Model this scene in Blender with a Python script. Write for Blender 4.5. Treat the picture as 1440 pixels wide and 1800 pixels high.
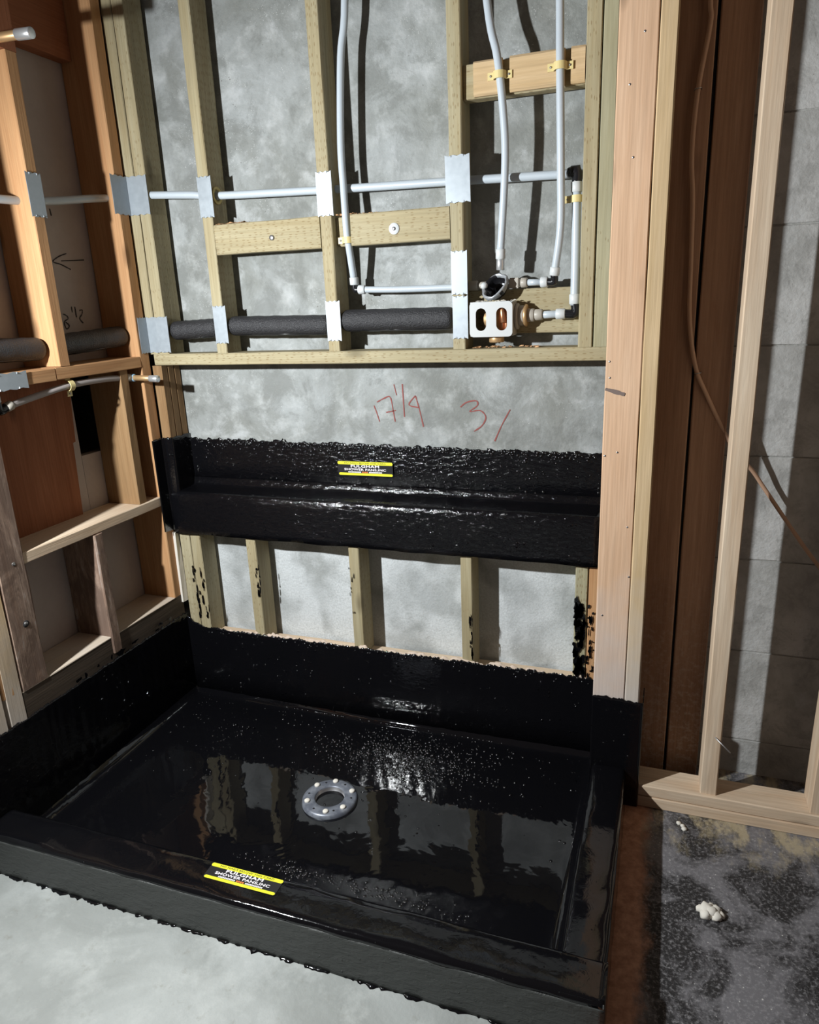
import bpy, bmesh, math, random
from mathutils import Vector, Matrix, noise as mnoise
random.seed(7)
for o in list(bpy.data.objects): bpy.data.objects.remove(o)
S = bpy.context.scene
COL = S.collection
# ------------------------------------------------------------------ camera
cd = bpy.data.cameras.new('camera'); cam = bpy.data.objects.new('camera', cd); COL.objects.link(cam)
cd.sensor_fit = 'VERTICAL'; cd.sensor_height = 36.0; cd.lens = 24.99; cd.clip_start = 0.02
r = Vector((0.94246, 0.33194, -0.03980)); u = Vector((-0.05901, 0.28235, 0.95750)); f = Vector((-0.32907, 0.90005, -0.28569))
M = Matrix((r, u, -f)).transposed().to_4x4(); M.translation = Vector((1.6731, -2.0551, 1.4572))
cam.matrix_world = M
S.camera = cam
# ------------------------------------------------------------------ light and exposure
w = bpy.data.worlds.new('world'); S.world = w; w.use_nodes = True
bg = w.node_tree.nodes['Background']; bg.inputs['Color'].default_value = (1.0, 0.74, 0.64, 1); bg.inputs['Strength'].default_value = 0.055
wl_ = bpy.data.lights.new('work_light', 'SPOT'); wl_.energy = 228; wl_.color = (0.95, 0.985, 1.0); wl_.shadow_soft_size = 0.025; wl_.spot_size = math.radians(178); wl_.spot_blend = 1.0
wlo = bpy.data.objects.new('work_light', wl_); COL.objects.link(wlo); wlo.location = (0.14, -1.52, 1.66)
wlo.rotation_euler = (Vector((1.7, 0.0, 0.7)) - Vector(wlo.location)).to_track_quat('-Z', 'Y').to_euler()
vs = S.view_settings; vs.view_transform = 'Standard'; vs.look = 'None'; vs.gamma = 1.0; vs.use_curve_mapping = False; vs.exposure = 0.0

# ------------------------------------------------------------------ node helpers
class NT:
    def __init__(s, name):
        s.m = bpy.data.materials.new(name); s.m.use_nodes = True; s.t = s.m.node_tree
        s.b = s.t.nodes['Principled BSDF']
    def n(s, typ, **kw):
        nd = s.t.nodes.new('ShaderNode' + typ)
        for k, v in kw.items():
            if k in nd.bl_rna.properties and k not in nd.inputs: setattr(nd, k, v)
            else: s.set(nd.inputs[k], v)
        return nd
    def set(s, inp, v):
        if hasattr(v, 'is_output'): s.t.links.new(v, inp)
        elif isinstance(v, (tuple, list)) and inp.type == 'RGBA' and len(v) == 3: inp.default_value = (*v, 1)
        else: inp.default_value = v
    def bs(s, **kw):
        for k, v in kw.items(): s.set(s.b.inputs[k.replace('_', ' ')], v)
    def coords(s, rnd=True):
        tc = s.n('TexCoord')
        if not rnd: return tc.outputs['Object']
        oi = s.n('ObjectInfo')
        sc = s.n('VectorMath', operation='SCALE'); sc.inputs[0].default_value = (13.1, 7.7, 9.3); s.t.links.new(oi.outputs['Random'], sc.inputs['Scale'])
        ad = s.n('VectorMath', operation='ADD'); s.t.links.new(tc.outputs['Object'], ad.inputs[0]); s.t.links.new(sc.outputs[0], ad.inputs[1])
        return ad.outputs[0]
    def map(s, vec, scale, loc=(0, 0, 0)):
        m = s.n('Mapping'); s.t.links.new(vec, m.inputs['Vector']); m.inputs['Scale'].default_value = scale; m.inputs['Location'].default_value = loc
        return m.outputs[0]
    def noise(s, vec, scale, detail=4, rough=.55, dist=0.0):
        nd = s.n('TexNoise', Vector=vec, Scale=scale, Detail=detail, Roughness=rough, Distortion=dist); return nd.outputs['Fac']
    def ramp(s, fac, stops, interp='LINEAR'):
        nd = s.n('ValToRGB'); s.t.links.new(fac, nd.inputs[0]); cr = nd.color_ramp; cr.interpolation = interp
        while len(cr.elements) < len(stops): cr.elements.new(.5)
        for e, (p, c) in zip(cr.elements, stops):
            e.position = p; e.color = (*c, 1) if isinstance(c, (tuple, list)) else (c, c, c, 1)
        return nd.outputs[0]
    def mix(s, fac, a, b, mode='MIX'):
        nd = s.n('Mix', data_type='RGBA', blend_type=mode)
        s.set(nd.inputs[0], fac); s.set(nd.inputs[6], a); s.set(nd.inputs[7], b); return nd.outputs[2]
    def math(s, op, a, b=0.0):
        nd = s.n('Math', operation=op); s.set(nd.inputs[0], a); s.set(nd.inputs[1], b); return nd.outputs[0]
    def bump(s, h, strength=.3, dist=.01, normal=None):
        nd = s.n('Bump', Height=h, Strength=strength, Distance=dist)
        if normal is not None: s.t.links.new(normal, nd.inputs['Normal'])
        return nd.outputs[0]

def plain(name, col, rough=.5, metal=0.0, **kw):
    k = NT(name); k.bs(Base_Color=col, Roughness=rough, Metallic=metal, **kw)
    return k.m
_wc = {}
def wood(kind, axis):
    key = (kind, axis)
    if key in _wc: return _wc[key]
    c1, c2, incised, dust, vary = dict(
        treated=((.48, .43, .285), (.38, .31, .175), 1, 0, .25),
        green=((.47, .45, .31), (.39, .35, .21), 1, 0, .2),
        fir=((.64, .38, .19), (.50, .255, .115), 0, 0, .25),
        pink=((.80, .55, .37), (.70, .44, .27), 0, 1, .1),
        pale=((.72, .54, .33), (.60, .42, .22), 0, 1, .15),
        white=((.80, .66, .50), (.68, .50, .34), 0, 0, .15),
        red=((.42, .17, .085), (.30, .11, .05), 0, 0, .2),
        aged=((.44, .27, .18), (.30, .165, .10), 0, 2, .2),
        old=((.44, .33, .26), (.27, .17, .12), 0, 3, .45),
        dirty=((.12, .09, .065), (.065, .05, .038), 0, 0, .15),
        brown=((.38, .24, .12), (.27, .155, .07), 0, 0, .2))[kind]
    k = NT('wood_%s_%s' % (kind, axis)); v = k.coords()
    def sc(a, b): return tuple(b if 'xyz'[i] == axis else a for i in range(3))
    g = k.noise(k.map(v, sc(22, 1.6)), 1.0, 5, .6, 1.2)
    fine = k.noise(k.map(v, sc(190, 5)), 1.0, 3, .6)
    col = k.mix(k.ramp(g, [(.3, 0.0), (.7, 1.0)]), c1, c2)
    col = k.mix(k.math('MULTIPLY', k.ramp(fine, [(.35, 0.0), (.75, 1.0)]), .45), col, tuple(x * .55 for x in c2))
    kn = k.n('TexVoronoi', Vector=k.map(v, sc(7, 2.6)), Scale=1.0)
    col = k.mix(k.ramp(kn.outputs['Distance'], [(.05, .75), (.13, 0.0)]), col, tuple(x * .35 for x in c2))
    big = k.noise(k.map(v, sc(6, 2.0)), 1.0, 3)
    col = k.mix(k.ramp(big, [(.35, vary), (.65, 0.0)]), col, tuple(x * .6 for x in c2))
    h = fine
    if incised:
        vo = k.n('TexVoronoi', Vector=k.map(v, sc(150, 42)), Scale=1.0); vo.inputs['Randomness'].default_value = .45
        sp = k.ramp(vo.outputs['Distance'], [(.16, 1.0), (.27, 0.0)])
        col = k.mix(k.math('MULTIPLY', sp, .55), col, (.20, .13, .05)); h = k.math('SUBTRACT', fine, sp)
    if dust == 1:
        tc = k.n('TexCoord'); sx = k.n('SeparateXYZ'); k.t.links.new(k.n('NewGeometry').outputs['Position'], sx.inputs[0])
        d = k.math('ADD', sx.outputs[2], k.math('MULTIPLY', k.noise(v, 14, 4), .35))
        col = k.mix(k.ramp(d, [(.42, .82), (.92, 0.0)]), col, (.58, .56, .55))
    if dust == 2:
        d = k.noise(v, 60, 5, .7); sx = k.n('SeparateXYZ'); k.t.links.new(k.n('NewGeometry').outputs['Position'], sx.inputs[0])
        col = k.mix(k.math('MULTIPLY', k.ramp(d, [(.48, 0.0), (.66, .8)]), k.ramp(sx.outputs[2], [(.1, 1.0), (.75, 0.05)])), col, (.42, .33, .27))
    if dust == 3:
        d = k.noise(k.map(v, sc(16, 5)), 1.0, 8, .72, .6); col = k.mix(k.ramp(d, [(.46, .75), (.56, 0.0)]), col, (.13, .085, .065)); col = k.mix(k.ramp(d, [(.58, 0.0), (.70, .7)]), col, (.56, .52, .49))
    k.bs(Base_Color=col, Roughness=.72, Normal=k.bump(h, .25, .002)); k.b.inputs['Specular IOR Level'].default_value = .25
    _wc[key] = k.m; return k.m

def concrete_mat(name, c1, c2, white=.6, scale=1.0, seam=0):
    k = NT(name); v = k.coords(False)
    n1 = k.noise(v, 3.2 * scale, 6, .62, .8); n2 = k.noise(v, 17 * scale, 5, .6); n3 = k.noise(k.map(v, (1.2, 1, .35)), 9, 4)
    col = k.mix(k.ramp(n1, [(.38, 0.0), (.62, 1.0)]), c1, c2)
    col = k.mix(k.math('MULTIPLY', k.ramp(n2, [(.52, 0.0), (.72, 1.0)]), white * .8), col, (.60, .62, .62))
    col = k.mix(k.math('MULTIPLY', k.ramp(n3, [(.30, 1.0), (.5, 0.0)]), .4), col, tuple(x * .62 for x in c1))
    m4 = k.noise(v, 8.5*scale, 10, .72, .4); col = k.mix(k.ramp(m4, [(.40, .55), (.50, 0.0)]), col, tuple(x*.72 for x in c1)); col = k.mix(k.ramp(m4, [(.56, 0.0), (.68, .55)]), col, (.52, .54, .55))
    vo = k.n('TexVoronoi', Vector=v, Scale=150.0); reg = k.ramp(k.noise(v, 5.5, 5, .7), [(.46, .02), (.72, .30)])
    sp = k.math('LESS_THAN', vo.outputs['Distance'], reg)
    col = k.mix(k.math('MULTIPLY', sp, white*.75), col, (.74, .75, .74))
    vo2 = k.n('TexVoronoi', Vector=v, Scale=48.0)
    col = k.mix(k.math('MULTIPLY', k.math('LESS_THAN', vo2.outputs['Distance'], k.ramp(k.noise(v, 6, 2), [(.55, 0.0), (.8, .2)])), .6), col, (.12, .11, .10))
    if seam:
        gz = k.n('SeparateXYZ'); k.t.links.new(k.n('NewGeometry').outputs['Position'], gz.inputs[0])
        low = k.ramp(k.math('ADD', gz.outputs[2], k.math('MULTIPLY', k.noise(k.map(v, (3, 3, 1)), 2.4, 3), .12)), [(.72, 1.0), (.76, 0.0)])
        pat = k.ramp(k.noise(k.map(v, (1.0, 1, .8)), 7, 2, .4, .3), [(.40, .35), (.55, .95)])
        col = k.mix(k.math('MULTIPLY', low, k.math('MULTIPLY', pat, k.ramp(k.noise(v, 150, 3, .7), [(.3, .55), (.6, 1.0)]))), col, (.66, .69, .70))
    h = k.math('ADD', k.noise(v, 90, 4, .6), k.math('MULTIPLY', n2, 1.5))
    k.bs(Base_Color=col, Roughness=.85, Normal=k.bump(h, .35, .006)); k.b.inputs['Specular IOR Level'].default_value = .2
    return k.m
M_CONC = concrete_mat('wall_concrete', (.25, .26, .245), (.375, .395, .395), .55, 1.0, 1)
M_BLOCK = concrete_mat('block_concrete', (.38, .38, .365), (.52, .52, .51), .25, 1.6)
M_MORTAR = concrete_mat('mortar', (.34, .34, .32), (.44, .44, .42), .2, 2)

def front_floor():
    k = NT('pale_slab'); v = k.coords(False)
    n1 = k.noise(v, 2.2, 6, .6, 1.0); n2 = k.noise(v, 26, 4, .65); n3 = k.noise(v, 9, 5, .7)
    col = k.mix(k.ramp(n1, [(.40, 0.0), (.60, 1.0)]), (.30, .315, .30), (.40, .42, .405))
    col = k.mix(k.ramp(n3, [(.50, 0.0), (.72, .55)]), col, (.52, .54, .52))
    col = k.mix(k.ramp(n2, [(.25, .5), (.38, 0.0)]), col, (.24, .235, .20))
    st = k.n('TexVoronoi', Vector=k.map(v, (5, 5, 5)), Scale=1.0)
    col = k.mix(k.ramp(st.outputs['Distance'], [(.03, .5), (.06, 0.0)]), col, (.16, .15, .12))
    k.bs(Base_Color=col, Roughness=.8, Normal=k.bump(k.noise(v, 60, 5), .25, .006)); return k.m
M_FLOOR = front_floor()
def dark_floor():
    k = NT('stained_slab'); v = k.n('NewGeometry').outputs['Position']; sx = k.n('SeparateXYZ'); k.t.links.new(v, sx.inputs[0])
    n1 = k.noise(v, 6, 7, .68, .6); n2 = k.noise(v, 40, 5, .7); n3 = k.noise(k.map(v, (1, .5, 1)), 14, 5, .7)
    col = k.mix(k.ramp(n1, [(.45, 0.0), (.57, 1.0)]), (.022, .021, .022), (.17, .165, .175))
    col = k.mix(k.math('MULTIPLY', k.ramp(k.noise(v, 110, 6, .75), [(.50, 0.0), (.66, 1.0)]), .6), col, (.40, .39, .40))
    vo = k.n('TexVoronoi', Vector=v, Scale=55.0)
    col = k.mix(k.math('LESS_THAN', vo.outputs['Distance'], k.ramp(n1, [(.4, 0.02), (.7, .14)])), col, (.55, .54, .52))
    # tan glue smears near the wall sill, red-brown primer stain along the curb
    ys = k.math('ADD', k.math('ADD', sx.outputs[1], .6), k.math('MULTIPLY', k.math('SUBTRACT', n3, .5), .5))
    col = k.mix(k.math('MULTIPLY', k.ramp(ys, [(.26, 0.0), (.42, .9)]), k.ramp(n3, [(.47, 0.0), (.60, .8)])), col, (.50, .42, .27))
    xs = k.math('ADD', k.math('SUBTRACT', sx.outputs[0], 1.6), k.math('MULTIPLY', k.math('SUBTRACT', n3, .5), .10))
    col = k.mix(k.ramp(xs, [(.085, 1.0), (.115, 0.0)]), col, k.mix(k.ramp(n2, [(.35, 0.0), (.65, 1.0)]), (.66, .36, .23), (.40, .19, .11)))
    k.bs(Base_Color=col, Roughness=.6, Normal=k.bump(n2, .3, .004)); return k.m
M_DARK = dark_floor()

def tar(name, rough, strokes, dens, base=(.004, .004, .005), patch=None, big_s=.25, bub=(110, .34), rgh=None):
    """glossy mopped tar: slow swell, brush strokes and scattered burst bubbles (density dens, more inside the rough patch)"""
    k = NT(name); v = k.n('NewGeometry').outputs['Position']
    big = k.noise(v, 6, 3, .5, .5); mid = k.noise(k.map(v, (1, 1, 2.4)), 38, 4, .6, .5)
    d = k.math('MULTIPLY', k.ramp(k.noise(v, 9, 4, .65), [(.40, .12), (.70, 1.0)]), dens)
    if patch:
        (cx, cy), (rx, ry), amt = patch
        sb = k.n('VectorMath', operation='SUBTRACT'); k.t.links.new(v, sb.inputs[0]); sb.inputs[1].default_value = (cx, cy, 0)
        dv = k.n('VectorMath', operation='DIVIDE'); k.t.links.new(sb.outputs[0], dv.inputs[0]); dv.inputs[1].default_value = (rx, ry, 10)
        ln = k.n('VectorMath', operation='LENGTH'); k.t.links.new(dv.outputs[0], ln.inputs[0])
        q = k.math('ADD', ln.outputs['Value'], k.math('MULTIPLY', k.math('SUBTRACT', k.noise(v, 16, 3, .6), .5), 1.6))
        d = k.math('ADD', d, k.math('MULTIPLY', k.ramp(q, [(.25, 1.0), (1.0, 0.0)]), amt))
    hs = None
    for sc_, rr_ in (bub, (bub[0]*1.9, bub[1])):
        vo = k.n('TexVoronoi', Vector=v, Scale=float(sc_)); cs = k.n('SeparateColor'); k.t.links.new(vo.outputs['Color'], cs.inputs[0])
        on = k.math('LESS_THAN', cs.outputs[0], d); rad2 = k.math('MULTIPLY', k.math('ADD', cs.outputs[1], .35), rr_**2)
        h = k.math('SQRT', k.math('MAXIMUM', k.math('SUBTRACT', rad2, k.math('MULTIPLY', vo.outputs['Distance'], vo.outputs['Distance'])), 0.0))
        h = k.math('MULTIPLY', k.math('MULTIPLY', h, on), bub[0]/sc_); hs = h if hs is None else k.math('ADD', hs, h)
    nrm = k.bump(mid, strokes, .005)
    nrm = k.bump(hs, 1.0, 1.0/bub[0], nrm)
    nrm = k.bump(big, big_s, .012, nrm)
    k.bs(Base_Color=base, Roughness=rough, Normal=nrm); k.b.inputs['Specular IOR Level'].default_value = .5
    return k.m
M_TAR = tar('tar_wet', .08, .16, .1, bub=(85, .36))
M_TARLEDGE = tar('tar_ledge', .10, .65, .12, bub=(85, .36))
M_TARFLOOR = tar('tar_pool', .03, .012, .01, patch=((.90, -.17), (.34, .15), .35), big_s=.2, bub=(85, .40))
M_TARROUGH = tar('tar_mopped', .55, .75, .05, (.045, .048, .045))
M_TARCURB = tar('tar_curb_top', .09, .10, .05, big_s=.3)

M_PEX = plain('pex', (.52, .58, .63), .32, 0, Subsurface_Weight=.25, Subsurface_Radius=(.02, .02, .02), Subsurface_Scale=.2)
M_COLLAR = plain('white_collar', (.62, .65, .66), .35)
M_GREYFIT = plain('grey_fitting', (.42, .39, .34), .45)
M_BLACK = plain('black_plastic', (.012, .012, .014), .22)
M_CLIP = plain('ivory_clip', (.72, .60, .28), .45)
M_BRASS = plain('yellow_nail_clip', (.62, .48, .16), .4)
M_COPPER = plain('copper', (.80, .38, .20), .32, .9)
M_OLDCOP = plain('dull_copper', (.62, .40, .20), .42, .6)
M_SOLDER = plain('solder', (.72, .75, .77), .30, .7)
M_BLUE = plain('blue_collar', (.35, .58, .80), .4)
M_WHITE = plain('white_guard', (.55, .57, .57), .42)
M_STEEL = plain('screw_steel', (.45, .45, .46), .35, .9)
M_INK = plain('ink', (.03, .028, .03), .8)
M_RED = plain('red_crayon', (.27, .085, .075), .9)
M_CARD = plain('card_black', (.02, .02, .022), .3)
M_YEL = plain('card_yellow', (.80, .78, .04), .4)
M_TXTW = plain('card_white', (.82, .78, .80), .5)
M_TXTO = plain('card_orange', (.75, .22, .06), .5)
M_PLASTER = plain('plaster', (.78, .74, .66), .9)
M_SHAVE = plain('shavings', (.62, .36, .18), .8)
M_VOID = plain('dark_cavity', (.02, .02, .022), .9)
M_CABLE = plain('cable_sheath', (.48, .30, .20), .5)
M_TAPE = plain('grey_tape', (.36, .38, .40), .35, .3)
def galv():
    k = NT('galvanised'); v = k.coords()
    n = k.noise(v, 60, 4); c = k.mix(n, (.30, .34, .375), (.40, .445, .48))
    k.bs(Base_Color=c, Metallic=.25, Roughness=k.math('ADD', k.math('MULTIPLY', n, .2), .32)); return k.m
M_GALV = galv()
def foam():
    k = NT('black_foam'); v = k.coords()
    k.bs(Base_Color=(.028, .028, .031), Roughness=.42, Normal=k.bump(k.noise(v, 200, 3, .7), .9, .004)); return k.m
M_FOAM = foam()
def flange():
    k = NT('flange_iron'); v = k.coords()
    n = k.noise(v, 45, 4); k.bs(Base_Color=k.mix(k.ramp(n, [(.4, 0.0), (.7, 1.0)]), (.14, .155, .19), (.26, .28, .32)), Metallic=.3, Roughness=.38, Normal=k.bump(n, .2, .002)); return k.m
M_FLANGE = flange()
def sheet_mat():
    k = NT('grey_sheathing'); v = k.coords(False)
    n = k.noise(v, 5, 5); n2 = k.noise(v, 60, 4)
    c = k.mix(k.ramp(n, [(.3, 0.0), (.7, 1.0)]), (.46, .41, .39), (.56, .51, .48)); c = k.mix(k.math('MULTIPLY', n2, .3), c, (.30, .27, .25))
    k.bs(Base_Color=c, Roughness=.9); return k.m
M_SHEET = sheet_mat()

# ------------------------------------------------------------------ object helpers
def link(name, me, mat, parent=None, loc=(0, 0, 0)):
    o = bpy.data.objects.new(name, me); COL.objects.link(o); o.location = loc
    if mat is not None and not me.materials: me.materials.append(mat)
    if parent is not None: o.parent = parent
    return o
def tag(o, label, cat, group=None, kind=None):
    o['label'] = label
    if cat: o['category'] = cat
    if group: o['group'] = group
    if kind: o['kind'] = kind
    return o
def thing(name, loc, label, cat, group=None):
    o = bpy.data.objects.new(name, None); o.empty_display_size = .05; COL.objects.link(o); o.location = loc
    return tag(o, label, cat, group)
def struct(o, label): o['kind'] = 'structure'; o['label'] = label; return o
def mesh(name, vs_, fs, smooth=False):
    me = bpy.data.meshes.new(name); me.from_pydata([tuple(v) for v in vs_], [], fs); me.update()
    if smooth:
        for p in me.polygons: p.use_smooth = True
    return me
def fromb(name, bm, smooth=False):
    bmesh.ops.recalc_face_normals(bm, faces=bm.faces); me = bpy.data.meshes.new(name); bm.to_mesh(me); bm.free()
    if smooth:
        for p in me.polygons: p.use_smooth = True
    return me
def put(name, me, mat, parent, c):
    """link mesh built in coordinates relative to world point c, below parent (an Empty or mesh with no rotation)"""
    off = Vector(c)
    p = parent
    while p is not None: off -= p.location; p = p.parent
    return link(name, me, mat, parent, off)
def board(name, x, y, z, mat, parent=None, ch=.0025, jit=.0007, seg=None, axis=None):
    d = [x[1] - x[0], y[1] - y[0], z[1] - z[0]]; c = [(x[0] + x[1]) / 2, (y[0] + y[1]) / 2, (z[0] + z[1]) / 2]
    a = 'xyz'.index(axis) if axis else d.index(max(d)); b, e = [i for i in range(3) if i != a]
    L, B, E_ = d[a], d[b], d[e]; n = seg or max(2, min(14, int(L / .12)))
    ch = min(ch, B * .3, E_ * .3)
    prof = [(-B/2 + ch, -E_/2), (B/2 - ch, -E_/2), (B/2, -E_/2 + ch), (B/2, E_/2 - ch), (B/2 - ch, E_/2), (-B/2 + ch, E_/2), (-B/2, E_/2 - ch), (-B/2, -E_/2 + ch)]
    vs_, fs = [], []
    for i in range(n + 1):
        for (p, q) in prof:
            v = [0, 0, 0]; v[a] = -L/2 + L * i / n; v[b] = p + random.uniform(-jit, jit); v[e] = q + random.uniform(-jit, jit); vs_.append(v)
    for i in range(n):
        for k in range(8):
            fs.append((i*8 + k, i*8 + (k+1) % 8, (i+1)*8 + (k+1) % 8, (i+1)*8 + k))
    fs.append(tuple(range(8))); fs.append(tuple(n*8 + k for k in range(8)))
    me = mesh(name, vs_, fs); bm = bmesh.new(); bm.from_mesh(me); bmesh.ops.recalc_face_normals(bm, faces=bm.faces); bm.to_mesh(me); bm.free()
    m = wood(mat, 'xyz'[a]) if isinstance(mat, str) else mat
    return put(name, me, m, parent, c)
def box(name, x, y, z, mat, parent=None, bev=.0):
    c = Vector(((x[0]+x[1])/2, (y[0]+y[1])/2, (z[0]+z[1])/2)); bm = bmesh.new()
    bmesh.ops.create_cube(bm, size=1, matrix=Matrix.Diagonal((x[1]-x[0], y[1]-y[0], z[1]-z[0], 1)))
    if bev: bmesh.ops.bevel(bm, geom=list(bm.edges), offset=bev, segments=2, affect='EDGES')
    return put(name, fromb(name, bm), mat, parent, c)
def smoothpts(pts, sub=6):
    P = [Vector(p) for p in pts]
    if len(P) < 3: return P
    out = []
    for i in range(len(P) - 1):
        a, b, c, d = P[max(i-1, 0)], P[i], P[i+1], P[min(i+2, len(P)-1)]
        for k in range(sub):
            t = k / sub
            out.append(.5 * ((2*b) + (c - a)*t + (2*a - 5*b + 4*c - d)*t*t + (3*b - a - 3*c + d)*t**3))
    out.append(P[-1]); return out
def tube_mesh(name, pts, rad, sides=14, sub=6, radii=None, hollow=0.0):
    P = smoothpts(pts, sub) if sub else [Vector(p) for p in pts]
    c = P[0].copy(); n = len(P); vs_, fs = [], []
    T = [(P[min(i+1, n-1)] - P[max(i-1, 0)]).normalized() for i in range(n)]
    up = Vector((0, 0, 1)) if abs(T[0].z) < .9 else Vector((1, 0, 0))
    N = (up - T[0]*up.dot(T[0])).normalized()
    for i in range(n):
        N = (N - T[i]*N.dot(T[i])).normalized(); B = T[i].cross(N)
        rr = radii[i] if radii else rad
        for k in range(sides):
            a = 2*math.pi*k/sides; vs_.append(P[i] - c + rr*(math.cos(a)*N + math.sin(a)*B))
    for i in range(n-1):
        for k in range(sides): fs.append((i*sides+k, i*sides+(k+1) % sides, (i+1)*sides+(k+1) % sides, (i+1)*sides+k))
    if not hollow:
        fs.append(tuple(range(sides))[::-1]); fs.append(tuple((n-1)*sides+k for k in range(sides)))
    me = mesh(name, vs_, fs, True); return me, c
def tube(name, pts, rad, mat, parent=None, **kw):
    me, c = tube_mesh(name, pts, rad, **kw); return put(name, me, mat, parent, c)
def cyl(name, a, b, rad, mat, parent=None, lip=.0015, sides=18):
    a, b = Vector(a), Vector(b); d = (b - a).normalized(); L = (b-a).length; lip = min(lip, L*.2)
    return tube(name, [a, a + d*lip, b - d*lip, b], rad, mat, parent, sub=0, sides=sides, radii=[rad-lip, rad, rad, rad-lip])
def lathe_mesh(name, prof, sides=40):
    """prof: (radius, z) list about the z axis, closed surface of revolution"""
    vs_, fs = [], []; n = len(prof)
    for (rr, z) in prof:
        for k in range(sides):
            a = 2*math.pi*k/sides; vs_.append((rr*math.cos(a), rr*math.sin(a), z))
    for i in range(n-1):
        for k in range(sides): fs.append((i*sides+k, i*sides+(k+1) % sides, (i+1)*sides+(k+1) % sides, (i+1)*sides+k))
    return mesh(name, vs_, fs, True)
def grid_mesh(name, nu, nv, fn, thick=.003, smooth=True):
    P = [[Vector(fn(i/nu, j/nv)) for i in range(nu+1)] for j in range(nv+1)]; c = P[0][0].copy()
    bm = bmesh.new(); V = [[bm.verts.new(p - c) for p in row] for row in P]
    for j in range(nv):
        for i in range(nu): bm.faces.new((V[j][i], V[j][i+1], V[j+1][i+1], V[j+1][i]))
    bm.normal_update()
    if thick:                                   # constant-offset back side and a rim
        nu_, nv_ = len(V[0]), len(V)
        V2 = [[bm.verts.new(v.co - v.normal*thick) for v in row] for row in V]
        for j in range(nv):
            for i in range(nu): bm.faces.new((V2[j+1][i], V2[j+1][i+1], V2[j][i+1], V2[j][i]))
        ring = [(0, i) for i in range(nu)] + [(j, nu) for j in range(nv)] + [(nv, i) for i in range(nu, 0, -1)] + [(j, 0) for j in range(nv, 0, -1)]
        for (a, b), (c_, d) in zip(ring, ring[1:] + ring[:1]): bm.faces.new((V[a][b], V2[a][b], V2[c_][d], V[c_][d]))
        bmesh.ops.recalc_face_normals(bm, faces=bm.faces)
    me = bpy.data.meshes.new(name); bm.to_mesh(me); bm.free()
    if smooth:
        for p in me.polygons: p.use_smooth = True
    return me, c
def grid(name, nu, nv, fn, mat, parent=None, thick=.003, smooth=True):
    me, c = grid_mesh(name, nu, nv, fn, thick, smooth); return put(name, me, mat, parent, c)
def jag(t, amp, seed, freq=60):
    return amp * (mnoise.noise((t*freq, seed*3.7, 0)) + .6*mnoise.noise((t*freq*3.1, seed, 5)) + .5*mnoise.noise((t*freq*.25, seed, 9)))
def flat2d(name, splines, thick):
    """filled 2-D outline (with holes) in XY, extruded along Z, as a mesh"""
    cu = bpy.data.curves.new(name, 'CURVE'); cu.dimensions = '2D'; cu.fill_mode = 'BOTH'; cu.extrude = thick/2
    for s in splines:
        sp = cu.splines.new('POLY'); sp.points.add(len(s)-1); sp.use_cyclic_u = True
        for p, q in zip(sp.points, s): p.co = (q[0], q[1], 0, 1)
    o = bpy.data.objects.new(name, cu); COL.objects.link(o); bpy.context.view_layer.update()
    me = bpy.data.meshes.new_from_object(o.evaluated_get(bpy.context.evaluated_depsgraph_get())); me.name = name
    bpy.data.objects.remove(o); return me
def text_mesh(body, size, sx=1.0, extrude=.0002, bold=.0):
    cu = bpy.data.curves.new('lettering', 'FONT'); cu.body = body; cu.size = size; cu.align_x = 'CENTER'; cu.align_y = 'CENTER'; cu.extrude = extrude; cu.offset = bold; cu.space_character = 1.08
    o = bpy.data.objects.new('lettering', cu); COL.objects.link(o); bpy.context.view_layer.update()
    me = bpy.data.meshes.new_from_object(o.evaluated_get(bpy.context.evaluated_depsgraph_get())); bpy.data.objects.remove(o)
    me.transform(Matrix.Diagonal((sx, 1, 1, 1))); return me
ROT_Y = Matrix(((1, 0, 0, 0), (0, 0, -1, 0), (0, 1, 0, 0), (0, 0, 0, 1)))      # XY plate -> faces -Y (local z -> -y)
ROT_X = Matrix(((0, 0, 1, 0), (1, 0, 0, 0), (0, 1, 0, 0), (0, 0, 0, 1)))       # XY plate -> faces +X
def ribbon(name, strokes, width, fn, mat, parent):
    """pen strokes: lists of 2-D points laid on a plane by fn(a, b, depth)"""
    vs_, fs = [], []
    for st in strokes:
        P = smoothpts([(a, b, 0) for a, b in st], 5)
        b0 = len(vs_)
        for i, p in enumerate(P):
            t = (P[min(i+1, len(P)-1)] - P[max(i-1, 0)]).normalized(); nn = Vector((-t.y, t.x, 0)); ww = width/2*random.uniform(.6, 1.15)
            for s in (-1, 1): q = p + nn*ww*s; vs_.append(fn(q.x, q.y))
        for i in range(len(P)-1): fs.append((b0+2*i, b0+2*i+1, b0+2*i+3, b0+2*i+2))
    c = Vector(vs_[0]); return put(name, mesh(name, [Vector(v) - c for v in vs_], fs), mat, parent, c)
def lump(name, rad, mat, c, parent=None, seed=1, sq=(1, 1, .7), sub=3, amp=.45):
    bm = bmesh.new(); bmesh.ops.create_icosphere(bm, subdivisions=sub, radius=rad)
    for v in bm.verts:
        k = 1 + amp*mnoise.noise(v.co/rad*1.6 + Vector((seed*5.1, 0, 0))) + .3*amp*mnoise.noise(v.co/rad*4.2 + Vector((seed, 3, 0)))
        v.co = Vector((v.co.x*k*sq[0], v.co.y*k*sq[1], v.co.z*k*sq[2]))
    return put(name, fromb(name, bm, True), mat, parent, c)

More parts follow.
